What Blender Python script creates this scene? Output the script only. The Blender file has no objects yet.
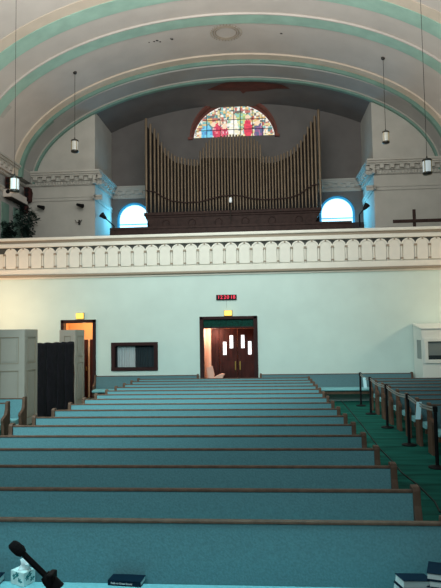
import bpy, bmesh, math, random
from mathutils import Vector, Matrix
random.seed(7)
S = bpy.context.scene
COL = S.collection
PI = math.pi

# ------------------------------------------------------------------ camera
F, CZ, ROLL = 580.0, 2.30, -0.0155
dx, dy = (266-220.5)/F, -(332.2-294)/F
c_, s_ = math.cos(ROLL), math.sin(ROLL)
ex, ey = c_*dx-s_*dy, s_*dx+c_*dy
PITCH = math.atan2(-ey, 1); YAW = math.atan2(ex, math.cos(PITCH)-ey*math.sin(PITCH))
ROT = Matrix.Rotation(YAW, 3, 'Z') @ Matrix.Rotation(PI/2+PITCH, 3, 'X') @ Matrix.Rotation(ROLL, 3, 'Z')
cd = bpy.data.cameras.new('camera'); cam = bpy.data.objects.new('camera', cd); COL.objects.link(cam)
cam.location = (0, 0, CZ); cam.rotation_euler = ROT.to_euler()
cd.sensor_fit = 'VERTICAL'; cd.sensor_height = 36; cd.lens = F/588*36; cd.clip_end = 200
S.camera = cam

def ray(px, py):
    return ROT @ Vector(((px-220.5)/F, -(py-294)/F, -1))
def at(px, py, Y):
    d = ray(px, py); t = Y/d.y
    return Vector((d.x*t, Y, CZ+d.z*t))
def onz(px, py, z):
    d = ray(px, py); t = (z-CZ)/d.z
    return Vector((d.x*t, d.y*t, z))

# ------------------------------------------------------------------ materials
def lin(c):
    return tuple(((v/255)/12.92 if v/255 <= .04045 else ((v/255+.055)/1.055)**2.4) for v in c)
def mat(name, rgb, rough=.7, noise=0.0, scale=8, bump=0.0, metal=0.0, emit=None, estr=1.0, rgb2=None, stretch=None, spec=None):
    m = bpy.data.materials.new(name); m.use_nodes = True
    nt = m.node_tree; b = nt.nodes['Principled BSDF']
    col = lin(rgb)
    b.inputs['Base Color'].default_value = (*col, 1)
    b.inputs['Roughness'].default_value = rough
    b.inputs['Metallic'].default_value = metal
    if spec is not None: b.inputs['Specular IOR Level'].default_value = spec
    if emit:
        b.inputs['Emission Color'].default_value = (*lin(emit), 1); b.inputs['Emission Strength'].default_value = estr
    if noise or bump:
        tc = nt.nodes.new('ShaderNodeTexCoord'); mp = nt.nodes.new('ShaderNodeMapping')
        nz = nt.nodes.new('ShaderNodeTexNoise'); nz.inputs['Scale'].default_value = scale
        nz.inputs['Detail'].default_value = 5
        if stretch: mp.inputs['Scale'].default_value = stretch
        nt.links.new(tc.outputs['Object'], mp.inputs['Vector']); nt.links.new(mp.outputs['Vector'], nz.inputs['Vector'])
        if noise:
            r = nt.nodes.new('ShaderNodeValToRGB')
            c2 = lin(rgb2) if rgb2 else tuple(v*(1-noise) for v in col)
            c1 = col if rgb2 else tuple(min(1, v*(1+noise*.6)) for v in col)
            r.color_ramp.elements[0].position = .32; r.color_ramp.elements[1].position = .68
            r.color_ramp.elements[0].color = (*c2, 1); r.color_ramp.elements[1].color = (*c1, 1)
            nt.links.new(nz.outputs['Fac'], r.inputs['Fac']); nt.links.new(r.outputs['Color'], b.inputs['Base Color'])
        if bump:
            bp = nt.nodes.new('ShaderNodeBump'); bp.inputs['Strength'].default_value = bump; bp.inputs['Distance'].default_value = .02
            nt.links.new(nz.outputs['Fac'], bp.inputs['Height']); nt.links.new(bp.outputs['Normal'], b.inputs['Normal'])
    return m

M = {}
M['carpet'] = mat('green_carpet', (24, 92, 82), .95, .5, 2.2, .2, stretch=(.35, 2.2, 1), spec=.1)  # stretched noise puts dark shadow streaks into the carpet colour
M['wall'] = mat('white_wall_paint', (206, 226, 218), .75, .04, 1.5, .03)
M['cream'] = mat('cream_plaster', (228, 226, 214), .7, .05, 3)
M['groove'] = mat('taupe_molding', (150, 138, 120), .7)
M['shade'] = mat('spandrel_shade', (70, 72, 68), .9)  # shade behind the arch tops, painted as a dark strip
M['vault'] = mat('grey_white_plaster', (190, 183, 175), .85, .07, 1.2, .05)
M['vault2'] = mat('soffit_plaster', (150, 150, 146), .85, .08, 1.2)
M['tan'] = mat('tan_paint', (200, 186, 168), .8, .06, 2)
M['teal'] = mat('teal_paint', (152, 186, 170), .75, .12, 2)
M['green'] = mat('green_grey_paint', (104, 136, 124), .8, .12, 2)
M['pier'] = mat('grey_stone_paint', (172, 169, 160), .85, .07, 2)
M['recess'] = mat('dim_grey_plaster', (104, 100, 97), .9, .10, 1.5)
M['rust'] = mat('red_brown_plaster', (122, 70, 60), .8, .2, 5)
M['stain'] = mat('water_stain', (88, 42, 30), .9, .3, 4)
M['cloth'] = mat('teal_upholstery', (104, 148, 154), .95, .14, 60, .15, spec=.1)
M['seat'] = mat('teal_seat_cloth', (128, 184, 190), .95, .10, 60, .1, spec=.1)
M['cloth_shaded'] = mat('shaded_teal_upholstery', (96, 128, 134), .95, .14, 60, .15, spec=.1)  # darker copy of the teal cloth, shade of the dimmer pews painted in
M['wood'] = mat('dark_pew_wood', (98, 74, 60), .55, .3, 14, stretch=(1, 1, .15), spec=.2)
M['dwood'] = mat('dark_brown_wood', (62, 32, 29), .6, .4, 10, stretch=(1, 1, .2), spec=.12)
M['frame'] = mat('dark_frame_wood', (54, 34, 34), .6, .2, 10, spec=.12)
M['organ'] = mat('organ_case_wood', (58, 42, 38), .6, .3, 8, spec=.15)
M['pipe'] = mat('tarnished_bronze', (116, 100, 80), .45, .15, 3, metal=.35)
M['black'] = mat('black_metal', (14, 14, 16), .6, spec=.2)
M['foam'] = mat('black_foam', (10, 11, 14), .95, .3, 200, .3)
M['drape'] = mat('black_fabric', (38, 36, 42), .95, .25, 6, .1, spec=.1)
M['screen'] = mat('off_white_panel_paint', (168, 162, 151), .6, .04, 3)
M['booth'] = mat('white_booth_paint', (226, 234, 228), .6, .03, 2)
M['dglass'] = mat('dark_window_glass', (40, 50, 54), .2)
M['gglass'] = mat('grey_window_glass', (120, 132, 132), .3)
M['curtain'] = mat('pale_curtain', (178, 188, 190), .9, .15, 20, stretch=(6, 1, .3))
M['dcurtain'] = mat('dark_curtain', (34, 48, 54), .9, .3, 20, stretch=(6, 1, .3))
M['transom'] = mat('green_pebbled_glass', (8, 62, 52), .6, .75, 22, spec=.1)
M['warmwall'] = mat('orange_lit_wall', (230, 190, 150), .8)
M['pink'] = mat('pale_pink_vinyl', (226, 178, 158), .5, .06, 6)
M['pane'] = mat('bright_pane', (240, 246, 250), .4, emit=(240, 248, 252), estr=1.0)
M['exit'] = mat('amber_lamp', (250, 200, 90), .5, emit=(255, 205, 96), estr=1.1)
M['led'] = mat('red_led', (255, 40, 70), .5, emit=(235, 50, 80), estr=.9)
M['sky'] = mat('bright_window_glass', (200, 240, 255), .3, emit=(196, 244, 255), estr=1.6)
M['skyedge'] = mat('blue_glow_window_frame', (60, 170, 215), .5, emit=(30, 150, 210), estr=.35)  # frame glows by itself; blue window light put into its colour
M['lampglass'] = mat('frosted_lamp_glass', (216, 220, 218), .35, emit=(214, 224, 226), estr=.4)
M['lampdim'] = mat('dim_lamp_glass', (196, 196, 188), .35)
M['lampcap'] = mat('dark_bronze', (54, 52, 48), .45, metal=.5)
M['brass'] = mat('brass', (150, 124, 60), .4, metal=.6)
M['leaf'] = mat('dark_green_leaf', (26, 56, 46), .7, .3, 5)
M['pot'] = mat('terracotta', (112, 66, 56), .8)
M['paper'] = mat('white_page', (226, 236, 234), .8, .08, 40, stretch=(1, 1, 20))
M['navy'] = mat('navy_book_cover', (11, 34, 50), .7, .1, 8, spec=.1)
M['bookgrey'] = mat('grey_book_cover', (170, 180, 178), .6)
M['tissuebox'] = mat('leaf_print_card', (226, 244, 240), .6, .12, 17)
M['print'] = mat('teal_leaf_print', (14, 128, 130), .6)
M['tissue'] = mat('white_tissue', (236, 244, 244), .9)
M['text'] = mat('pale_lettering', (220, 232, 232), .6, emit=(200, 220, 220), estr=.2)
M['belt'] = mat('grey_belt', (140, 146, 142), .7)
M['sheet'] = mat('pale_blue_sheet', (190, 232, 240), .7)
M['cable'] = mat('black_rubber', (12, 26, 26), .7)
M['hall'] = mat('corridor_plaster', (236, 190, 164), .8)
M['speck'] = mat('dark_hole', (36, 32, 30), .9)

# ------------------------------------------------------------------ mesh helper
class G:
    def __init__(s): s.v = []; s.f = []; s.m = []
    def add(s, vs, fs, m=0):
        o = len(s.v); s.v += [tuple(v) for v in vs]
        s.f += [tuple(i+o for i in f) for f in fs]; s.m += [m]*len(fs); return s
    def box(s, x0, x1, y0, y1, z0, z1, m=0):
        return s.add([(x0,y0,z0),(x1,y0,z0),(x1,y1,z0),(x0,y1,z0),(x0,y0,z1),(x1,y0,z1),(x1,y1,z1),(x0,y1,z1)],
                     [(3,2,1,0),(4,5,6,7),(0,1,5,4),(1,2,6,5),(2,3,7,6),(3,0,4,7)], m)
    def prism(s, poly, axis, a0, a1, m=0):
        n = len(poly)
        def mk(p, a): return {'x': (a, p[0], p[1]), 'y': (p[0], a, p[1]), 'z': (p[0], p[1], a)}[axis]
        vs = [mk(p, a0) for p in poly]+[mk(p, a1) for p in poly]
        fs = [tuple(range(n)), tuple(range(2*n-1, n-1, -1))]+[(i, (i+1) % n, n+(i+1) % n, n+i) for i in range(n)]
        return s.add(vs, fs, m)
    def cyl(s, p0, p1, r0, r1=None, n=12, m=0):
        return s.tube([p0, p1], [r0, r0 if r1 is None else r1], n, m)
    def tube(s, pts, r, n=8, m=0):
        pts = [Vector(p) for p in pts]; k = len(pts)
        rr = r if isinstance(r, (list, tuple)) else [r]*k
        vs = []; fs = []; prev = None
        for i, p in enumerate(pts):
            t = (pts[min(i+1, k-1)]-pts[max(i-1, 0)]).normalized()
            if prev is None:
                u = t.orthogonal().normalized()
            else:
                u = (prev-t*prev.dot(t)).normalized()
            prev = u; w = t.cross(u)
            for j in range(n):
                a = 2*PI*j/n; vs.append(p+(u*math.cos(a)+w*math.sin(a))*rr[i])
        for i in range(k-1):
            for j in range(n):
                fs.append((i*n+j, i*n+(j+1) % n, (i+1)*n+(j+1) % n, (i+1)*n+j))
        fs.append(tuple(range(n-1, -1, -1))); fs.append(tuple((k-1)*n+j for j in range(n)))
        return s.add(vs, fs, m)
    def lathe(s, prof, n=16, c=(0, 0, 0), m=0):
        vs = []; fs = []; k = len(prof)
        for r, z in prof:
            for j in range(n):
                a = 2*PI*j/n; vs.append((c[0]+r*math.cos(a), c[1]+r*math.sin(a), c[2]+z))
        for i in range(k-1):
            for j in range(n):
                fs.append((i*n+j, i*n+(j+1) % n, (i+1)*n+(j+1) % n, (i+1)*n+j))
        fs.append(tuple(range(n-1, -1, -1))); fs.append(tuple((k-1)*n+j for j in range(n)))
        return s.add(vs, fs, m)
    def xf(s, mtx):
        s.v = [tuple(mtx @ Vector(v)) for v in s.v]; return s
    def build(s, name, mats, parent=None, loc=(0, 0, 0), smooth=False, bev=0, rotz=0):
        me = bpy.data.meshes.new(name)
        me.from_pydata(s.v, [], s.f)
        for mm in (mats if isinstance(mats, (list, tuple)) else [mats]): me.materials.append(mm)
        me.polygons.foreach_set('material_index', s.m)
        bm = bmesh.new(); bm.from_mesh(me); bmesh.ops.recalc_face_normals(bm, faces=bm.faces[:]); bm.to_mesh(me); bm.free()
        if smooth:
            me.polygons.foreach_set('use_smooth', [True]*len(me.polygons))
            try: me.set_sharp_from_angle(angle=math.radians(40))
            except Exception: pass
        o = bpy.data.objects.new(name, me); COL.objects.link(o)
        o.location = loc; o.rotation_euler = (0, 0, rotz)
        if parent: o.parent = parent
        if bev:
            b = o.modifiers.new('bevel', 'BEVEL'); b.width = bev; b.segments = 2; b.limit_method = 'ANGLE'
        return o

def tag(o, label=None, cat=None, group=None, kind=None):
    if label: o['label'] = label
    if cat: o['category'] = cat
    if group: o['group'] = group
    if kind: o['kind'] = kind
    return o
def thing(name, label, cat, loc=(0, 0, 0), rotz=0, group=None, kind=None):
    o = bpy.data.objects.new(name, None); COL.objects.link(o); o.empty_display_size = .1
    o.location = loc; o.rotation_euler = (0, 0, rotz)
    return tag(o, label, cat, group, kind)
def struct(o, label, cat):
    return tag(o, label, cat, kind='structure')
def dup(root, loc, label, group=None, rotz=None):
    r = root.copy(); COL.objects.link(r); r.location = loc
    if rotz is not None: r.rotation_euler = (0, 0, rotz)
    r['label'] = label
    if group: r['group'] = group
    for ch in list(root.children):
        c = ch.copy(); COL.objects.link(c); c.parent = r
        for g in list(ch.children):
            d = g.copy(); COL.objects.link(d); d.parent = c
    return r
def plate(outer, holes, y0, y1, axis='y'):
    """flat wall with holes: polygon in (x,z), thickness y0..y1"""
    bm = bmesh.new(); ed = []
    for loop in [outer]+holes:
        vs = [bm.verts.new((p[0], y0, p[1])) for p in loop]
        for i in range(len(vs)): ed.append(bm.edges.new((vs[i], vs[(i+1) % len(vs)])))
    bmesh.ops.triangle_fill(bm, use_beauty=True, use_dissolve=False, edges=ed)
    r = bmesh.ops.extrude_face_region(bm, geom=bm.faces[:])
    for e in r['geom']:
        if isinstance(e, bmesh.types.BMVert): e.co.y = y1
    bm.verts.index_update()
    g = G(); g.add([v.co[:] for v in bm.verts], [tuple(v.index for v in f.verts) for f in bm.faces]); bm.free()
    return g
def rect(x0, x1, z0, z1): return [(x0, z0), (x1, z0), (x1, z1), (x0, z1)]
def arch(cx, zc, rx, rz, zb, n=20):
    pts = [(cx-rx, zb)] if zb < zc-1e-6 else []
    pts = [(cx+rx*math.cos(PI*i/n), zc+rz*math.sin(PI*i/n)) for i in range(n+1)]
    if zb < zc-1e-6: pts += [(cx-rx, zb), (cx+rx, zb)]
    return pts

XL, XR, XC = -9.50, 7.05, -1.22
YW = 19.6      # lower back wall face
YP = 22.1      # pier face
YB = 24.6      # organ recess back wall
ZG = 4.70      # gallery floor
PX0, PX1 = -6.61, 4.20   # recess opening

# ------------------------------------------------------------------ setting
struct(G().box(XL-.2, XR+.2, -3, YW+3.2, -.1, 0).build('floor', M['carpet']), 'dark green carpeted church floor', 'floor')
struct(G().box(-5.5, 3.5, -3, 2.5, 0, .7).build('floor_platform', M['carpet']), 'raised green carpeted platform in front of the pews', 'floor')
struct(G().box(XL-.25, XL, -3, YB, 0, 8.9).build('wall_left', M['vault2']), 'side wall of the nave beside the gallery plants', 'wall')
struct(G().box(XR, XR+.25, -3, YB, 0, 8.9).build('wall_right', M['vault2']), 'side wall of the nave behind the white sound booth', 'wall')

# lower back wall with openings
dA = at(199.5, 317, YW); dB = at(257.2, 316, YW)
DX0, DX1, DZ = dA.x, dB.x, at(228, 316.3, YW).z
lA = at(61, 321, YW); lB = at(96, 319.5, YW)
LX0, LX1, LZ = lA.x, lB.x, lB.z
wA = at(111.3, 343, YW); wB = at(158.1, 370.5, YW)
WX0, WX1, WZ1, WZ0 = wA.x, wB.x, at(135, 342.3, YW).z, at(135, 370.7, YW).z
g = plate(rect(XL, XR, 0, 4.34), [rect(DX0+.12, DX1-.12, .005, DZ-.1), rect(LX0+.1, LX1-.1, .005, LZ-.1), rect(WX0+.1, WX1-.1, WZ0+.08, WZ1-.08)], YW, YW+.2)
struct(g.build('wall_back', M['wall']), 'long white painted wall below the gallery', 'wall')

# gallery floor slab
struct(G().box(XL, XR, YW+.25, YB+.4, ZG-.15, ZG).build('floor_gallery', M['organ']), 'gallery floor behind the parapet', 'floor')

# parapet
par = thing('wall_balcony', 'cream gallery parapet with a band of blind arches', 'balcony', (0, 0, 0), kind='structure')
def band(y0, y1, z0, z1): return G().box(XL, XR, y0, y1, z0, z1)
band(YW-.02, YW+.3, 4.30, 5.62).build('parapet_core', M['cream'], par)
band(YW-.14, YW+.36, 5.53, 5.63).build('cap_rail', M['cream'], par, bev=.02)
band(YW-.07, YW+.0, 5.43, 5.53).build('cap_groove', M['groove'], par)
band(YW-.13, YW+.0, 5.30, 5.43).build('upper_band', M['cream'], par, bev=.015)
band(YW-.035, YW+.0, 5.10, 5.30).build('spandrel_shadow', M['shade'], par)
band(YW-.10, YW+.0, 4.36, 4.55).build('lower_band', M['cream'], par, bev=.015)
band(YW-.16, YW+.0, 4.285, 4.36).build('lower_molding', M['groove'], par, bev=.015)
band(YW-.05, YW+.0, 4.22, 4.285).build('lower_fillet', M['cream'], par)
BW = .4535
bg = G()
pr = .178; zc = .497
panel = [(pr*math.cos(PI*i/12), zc+pr*math.sin(PI*i/12)) for i in range(13)]+[(-pr, .03), (pr, .03)]
bg.prism(panel, 'y', -.055, .0, 0)
for i in range(12):
    a0, a1 = PI*i/12, PI*(i+1)/12
    r0, r1 = pr+.003, .234
    bg.prism([(r0*math.cos(a0), zc+r0*math.sin(a0)), (r1*math.cos(a0), zc+r1*math.sin(a0)), (r1*math.cos(a1), zc+r1*math.sin(a1)), (r0*math.cos(a1), zc+r0*math.sin(a1))], 'y', -.075, 0, 0)
for sx in (-1,):
    x = sx*BW/2
    bg.cyl((x, -.05, .0), (x, -.05, zc), .03, n=8)
    bg.box(x-.045, x+.045, -.1, 0, zc-.03, zc+.035, 1)
    bg.box(x-.04, x+.04, -.1, 0, .05, .095, 1)
bg.cyl((0, -.085, zc+.205), (0, -.1, zc+.205), .03, n=8, m=1)
bx0 = at(204.6, 258, YW-.05).x
k0 = int((XL+.3-bx0)/BW)
bay0 = bg.build('arch_bay', [M['cream'], M['groove']], par, (bx0+k0*BW, YW-.02, 4.555))
k = k0+1
while bx0+k*BW < XR-.25:
    b = bay0.copy(); COL.objects.link(b); b.location = (bx0+k*BW, YW-.02, 4.555); k += 1

par.location = (0, 0, 4.26*(1-1.025)+.05); par.scale = (1, 1, 1.025)

# vault
def prof(a, b, zs, n=48, t0=0, t1=PI): return [(XC+a*math.cos(t0+(t1-t0)*i/n), zs+b*math.sin(t0+(t1-t0)*i/n)) for i in range(n+1)]
PA = (8.05, 4.18, 8.3); PB = (7.9, 3.92, 8.3)
def shell(p, y0, y1, th=.12, inset=0.0):
    a, b, zs = p; n = 56
    inn = prof(a-inset, b-inset, zs, n); out = prof(a-inset+th, b-inset+th, zs, n)
    g = G()
    vs = []; fs = []
    for i in range(n+1):
        vs += [(inn[i][0], y0, inn[i][1]), (inn[i][0], y1, inn[i][1]), (out[i][0], y1, out[i][1]), (out[i][0], y0, out[i][1])]
    for i in range(n):
        for j in range(4):
            fs.append((i*4+j, i*4+(j+1) % 4, (i+1)*4+(j+1) % 4, (i+1)*4+j))
    fs += [(0, 1, 2, 3), tuple(n*4+j for j in range(4))]
    return g.add(vs, fs)
YF = 20.95
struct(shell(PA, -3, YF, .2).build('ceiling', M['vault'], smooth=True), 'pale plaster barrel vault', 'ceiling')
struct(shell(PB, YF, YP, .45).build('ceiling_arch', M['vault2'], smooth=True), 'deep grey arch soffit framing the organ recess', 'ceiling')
def zB(x): return 8.3+3.92*math.sqrt(max(0, 1-((x-XC)/7.9)**2))
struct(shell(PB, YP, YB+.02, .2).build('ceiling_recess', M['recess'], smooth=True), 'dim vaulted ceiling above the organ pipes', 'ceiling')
ti = [0]
def rib(y0, y1, m, label, p=PA, inset=.05, th=.07):
    ti[0] += 1
    struct(shell(p, y0, y1, th, inset).build('trim_%d' % ti[0], M[m], smooth=True), label, 'ceiling rib')
rib(15.80, 16.22, 'tan', 'tan painted band on the vault, nearest the camera', inset=.02, th=.03)
rib(16.22, 16.85, 'teal', 'teal painted rib on the vault, nearest the camera', inset=.04)
rib(17.82, 17.86, 'vault', 'thin pale line along the middle teal rib', inset=.06)
rib(17.86, 18.42, 'teal', 'teal painted rib across the middle of the vault', inset=.04)
rib(20.52, YF-.06, 'tan', 'cream band edging the arch in front of the organ', inset=.06)
rib(YF-.06, YF+.1, 'green', 'green edge of the arch in front of the organ', inset=.20, th=.2)
rib(YP-.20, YP-.14, 'pier', 'pale line on the inner edge of the organ arch', p=PB, inset=.03)
rib(YP-.14, YP+.03, 'green', 'green inner edge of the organ arch', p=PB, inset=.10)

# gable walls above the piers and pier blocks
for side, x0, x1, nm in (('left', XL, PX0, 'wall_pier_left'), ('right', PX1, XR, 'wall_pier_right')):
    n = 16; xs = [x0+(x1-x0)*i/n for i in range(n+1)]
    poly = [(x0, ZG), (x1, ZG)]+[(x, max(8.5, zB(x)+.05)) for x in reversed(xs)]
    G().prism(poly, 'y', YP, YB).build(nm, M['pier'])
    struct(bpy.data.objects[nm], 'grey pier wall beside the organ, %s of it' % ('plants' if side == 'left' else 'wooden cross'), 'wall')
bpy.data.objects['wall_pier_left']['label'] = 'grey pier wall beside the organ, behind the potted plants'
bpy.data.objects['wall_pier_right']['label'] = 'grey pier wall beside the organ, behind the brown crossed rail'

# recess back wall with windows
WZC = 7.30
wl = at(133.5, 219, YB).x; wr = at(337.5, 213, YB).x
sgx, sgz = at(233.5, 136, YB).x, at(233.5, 136.5, YB).z
SRX, SRZ = 1.86, 1.76
n = 24; xs = [PX0-.2+(PX1-PX0+.4)*i/n for i in range(n+1)]
g = plate([(PX0-.2, ZG), (PX1+.2, ZG)]+[(x, zB(x)+.05) for x in reversed(xs)],
          [arch(wl, WZC, .75, .75, 6.66), arch(wr, WZC, .75, .75, 6.66), arch(sgx, sgz, SRX, SRZ, sgz)], YB, YB+.5)
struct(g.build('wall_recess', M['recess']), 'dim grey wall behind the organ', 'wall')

# entablature
def entab(name, p0, p1, nrm, label, ztop=8.72, scale=1.0, low=True):
    """cornice with blocks and dentils from p0 to p1 in plan, projecting along nrm"""
    p0, p1, nn = Vector((*p0, 0)), Vector((*p1, 0)), Vector((*nrm, 0))
    t = (p1-p0); L = t.length; t.normalize()
    mt = Matrix(((t.x, nn.x, 0, p0.x), (t.y, nn.y, 0, p0.y), (0, 0, 1, 0), (0, 0, 0, 1)))
    g = G(); s = scale
    g.box(-.0, L, 0, .42*s, ztop-.07, ztop); g.box(0, L, 0, .36*s, ztop-.14, ztop-.07)
    g.box(0, L, 0, .30*s, ztop-.20, ztop-.14)
    g.box(0, L, 0, .16*s, ztop-.36, ztop-.20)
    x = .12
    while x < L-.1:
        g.box(x, x+.16, .16*s, .29*s, ztop-.33, ztop-.20); x += .37
    x = .03
    while x < L-.05:
        g.box(x, x+.06, .08*s, .13*s, ztop-.50, ztop-.38); x += .12
    g.box(0, L, 0, .08*s, ztop-.52, ztop-.36)
    if low: g.box(0, L, 0, .07*s, ztop-1.0, ztop-.93); g.box(0, L, 0, .04*s, ztop-1.12, ztop-1.0)
    g.xf(mt)
    ti[0] += 1
    struct(g.build('trim_%d' % ti[0], M['pier']), label, 'cornice')
entab('', (XL, YP), (PX0+.3, YP), (0, -1), 'plaster cornice with blocks on the pier above the plants')
entab('', (PX1-.3, YP), (XR, YP), (0, -1), 'plaster cornice with blocks on the pier above the brown crossed rail')
entab('', (PX0, YP-.3), (PX0, YB), (1, 0), 'cornice turning in beside the organ toward the left arched window', scale=.75)
entab('', (PX1, YP-.3), (PX1, YB), (-1, 0), 'cornice turning in beside the organ toward the right arched window', scale=.75)
entab('', (PX0, YB), (PX1, YB), (0, -1), 'slim cornice along the wall behind the organ', ztop=8.72, scale=.5, low=False)
entab('', (XL, 12), (XL, YP), (1, 0), 'cornice along the side wall above the plants')
entab('', (XR, 12), (XR, YP), (-1, 0), 'cornice along the side wall above the sound booth')

# wainscot behind
struct(G().box(PX0, PX1, YB-.06, YB, ZG, 6.86).build('trim_wainscot', M['organ']), 'dark wooden panelling under the arched windows', 'panelling')

# arched bright windows
for i, (wx, nm) in enumerate(((wl, 'left'), (wr, 'right'))):
    w = thing('window_%d' % (i+1), 'bright arched window beside the organ, near the %s pier' % nm, 'window', (wx, YB+.2, 6.66), kind='structure')
    po = arch(0, WZC-6.66, .745, .745, 0); pi_ = arch(0, WZC-6.66, .655, .655, .06)
    plate(po, [pi_], -.06, .03).build('window_frame', M['skyedge'], w)
    plate(arch(0, WZC-6.66, .69, .69, .03), [], .03, .045).build('glass', M['sky'], w)
    G().box(-.68, .68, -.05, .0, .42, .455).build('glazing_bar', M['skyedge'], w)

# stained glass
w = thing('window_3', 'half-round stained glass window above the organ', 'window', (sgx, YB+.42, sgz), kind='structure')
me = bpy.data.meshes.new('stained_glass')
NX, NZ = 72, 32; RX, RZ = 1.80, 1.585
def colour(x, z):
    def el(cx, cz, a, b): return ((x-cx)/a)**2+((z-cz)/b)**2 < 1
    random.seed(int((x+3)/.085)*131+int(z/.075)*17)
    if ((x/RX)**2+(z/RZ)**2) > .955: return (1, .97, .9)
    for cx, cz in ((-.62, .78), (-.9, .72), (.0, 1.02), (.62, .98), (1.05, .7), (-.42, .62)):
        if el(cx, cz, .10, .12): return (.95, .72, .5)
    if el(-.72, .35, .22, .42): return random.choice([(.75, .05, .1), (.55, .03, .1), (.9, .25, .3)])
    if el(-.4, .25, .17, .36): return random.choice([(.85, .1, .2), (.95, .55, .6), (.6, .04, .1)])
    if el(.62, .45, .17, .5): return random.choice([(.85, .05, .1), (.65, .03, .08)])
    if el(.0, .5, .2, .55): return random.choice([(.98, .95, .8), (.9, .85, .6), (1, 1, .95)])
    if el(1.1, .3, .2, .4): return random.choice([(.25, .1, .25), (.45, .15, .3), (.1, .12, .25)])
    if el(-1.2, .3, .26, .4): return random.choice([(.1, .45, .75), (.2, .65, .85), (.1, .3, .6)])
    if z < .22: return random.choice([(.95, .8, .45), (.98, .92, .75), (.85, .6, .25), (.7, .8, .7)])
    if el(.25, .85, .5, .35): return random.choice([(.35, .5, .2), (.6, .7, .25), (.75, .75, .4), (.3, .6, .5)])
    return random.choice([(.75, .66, .34), (.22, .5, .48), (.85, .55, .22), (.55, .16, .12), (.9, .85, .72), (.1, .26, .28), (.16, .14, .12), (.95, .9, .8)])
vs = []; fs = []; cs = []
jit = {}
def vtx(i, j):
    if (i, j) not in jit:
        jit[(i, j)] = len(vs)
        jx, jz = (random.uniform(-.3, .3), random.uniform(-.3, .3)) if j else (0, 0)
        vs.append((-RX+2*RX*(i+jx)/NX, 0, max(0, RZ*(j+jz)/NZ)))
    return jit[(i, j)]
for j in range(NZ):
    for i in range(NX):
        x, z = -RX+2*RX*(i+.5)/NX, RZ*(j+.5)/NZ
        if (x/RX)**2+(z/RZ)**2 < 1.03:
            fs.append((vtx(i, j), vtx(i+1, j), vtx(i+1, j+1), vtx(i, j+1))); cs.append(colour(x, z))
me.from_pydata(vs, [], fs)
ca = me.color_attributes.new('glass_colour', 'FLOAT_COLOR', 'CORNER')
for p in me.polygons:
    for li in p.loop_indices: ca.data[li].color = (*cs[p.index], 1)
gm = bpy.data.materials.new('coloured_glass'); gm.use_nodes = True
b = gm.node_tree.nodes['Principled BSDF']; a = gm.node_tree.nodes.new('ShaderNodeAttribute'); a.attribute_name = 'glass_colour'
gm.node_tree.links.new(a.outputs['Color'], b.inputs['Emission Color']); b.inputs['Emission Strength'].default_value = 1.0
b.inputs['Base Color'].default_value = (.05, .05, .05, 1)
me.materials.append(gm)
o = bpy.data.objects.new('stained_glass', me); COL.objects.link(o); o.parent = w
g = G()
for x in (-1.2, -.6, .0, .3, .82, 1.25):
    h = RZ*math.sqrt(1-(x/RX)**2)*.97; g.box(x-.012, x+.012, -.03, -.005, 0, h)
for z in (.45, .9):
    h = RX*math.sqrt(1-(z/RZ)**2)*.97; g.box(-h, h, -.03, -.005, z-.01, z+.01)
g.build('lead_bars', M['speck'], w)
plate(arch(0, 0, SRX+.02, SRZ+.02, 0), [[(p[0]*1, p[1]+.001) for p in arch(0, .0, RX-.01, RZ-.01, 0)]], -.02, .05).build('glass_border', M['rust'], w)
g = G(); n = 28
for i in range(n):
    a0, a1 = PI*i/n, PI*(i+1)/n
    P = lambda a, k: ((SRX+k)*math.cos(a), (SRZ+k)*math.sin(a))
    g.prism([P(a0, -.015), P(a0, .05), P(a1, .05), P(a1, -.015)], 'y', -.46, .05)
g.box(-SRX-.02, SRX+.02, -.05, .05, -.07, .0)
for q in (-1, 1): g.box(q*(SRX+.02)-.1, q*(SRX+.02)+.1, -.55, -.43, -.09, .01)
g.build('reveal', M['rust'], w)

# ceiling stain, medallion, specks
def vault_hit(px, py, p=PA):
    d = ray(px, py); o = Vector((0, 0, CZ)); t = 5.0
    while t < 40:
        q = o+d*t
        if ((q.x-XC)/p[0])**2+((q.z-p[2])/p[1])**2 > 1 and q.z > p[2]: break
        t += .005
    return o+d*t
def patch(pts, name, m, label, inset=.02, p=PA, cat='ceiling mark'):
    vs = [vault_hit(*q, p) for q in pts]
    vs = [Vector((v.x, v.y, v.z-inset)) for v in vs]
    c = sum(vs, Vector())/len(vs); n = len(vs)
    c.z += .03
    g = G().add([tuple(v) for v in vs]+[tuple(c)], [(i, (i+1) % n, n) for i in range(n)])
    return struct(g.build(name, M[m]), label, cat)
g = G()
def zBi(x): return zB(x)
st = [(at(x, y, 22.9).x, yy) for x, y, yy in []]
pts = [(207, 89), (222, 83), (230, 81), (255, 81), (282, 84), (290, 88), (276, 88), (262, 90), (246, 91), (243, 93), (240, 90), (222, 90)]
patch(pts, 'trim_stain', 'stain', 'red brown water stain on the recess ceiling above the stained glass', .03, (7.9, 3.92, 8.3))
mc = vault_hit(226, 32)
md = thing('ceiling_medallion', 'round plaster medallion ring at the top of the vault', 'medallion', (mc.x, mc.y, mc.z-.03), kind='structure')
g = G()
for R_ in (.36, .44):
    pts = [(R_*math.cos(2*PI*i/40), R_*math.sin(2*PI*i/40), -((R_*math.cos(2*PI*i/40)+mc.x-XC)**2-(mc.x-XC)**2)*.032) for i in range(41)]
    g.tube(pts, .014, 6)
g.build('ring', M['groove'], md)
g = G()
for i in range(30):
    a = 2*PI*i/30; x, y = .52*math.cos(a), .52*math.sin(a)
    g.lathe([(.012, -.02), (.02, 0), (.012, .02)], 6, (x, y, -((x+mc.x-XC)**2-(mc.x-XC)**2)*.032))
g.build('bead_ring', M['groove'], md)
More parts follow.
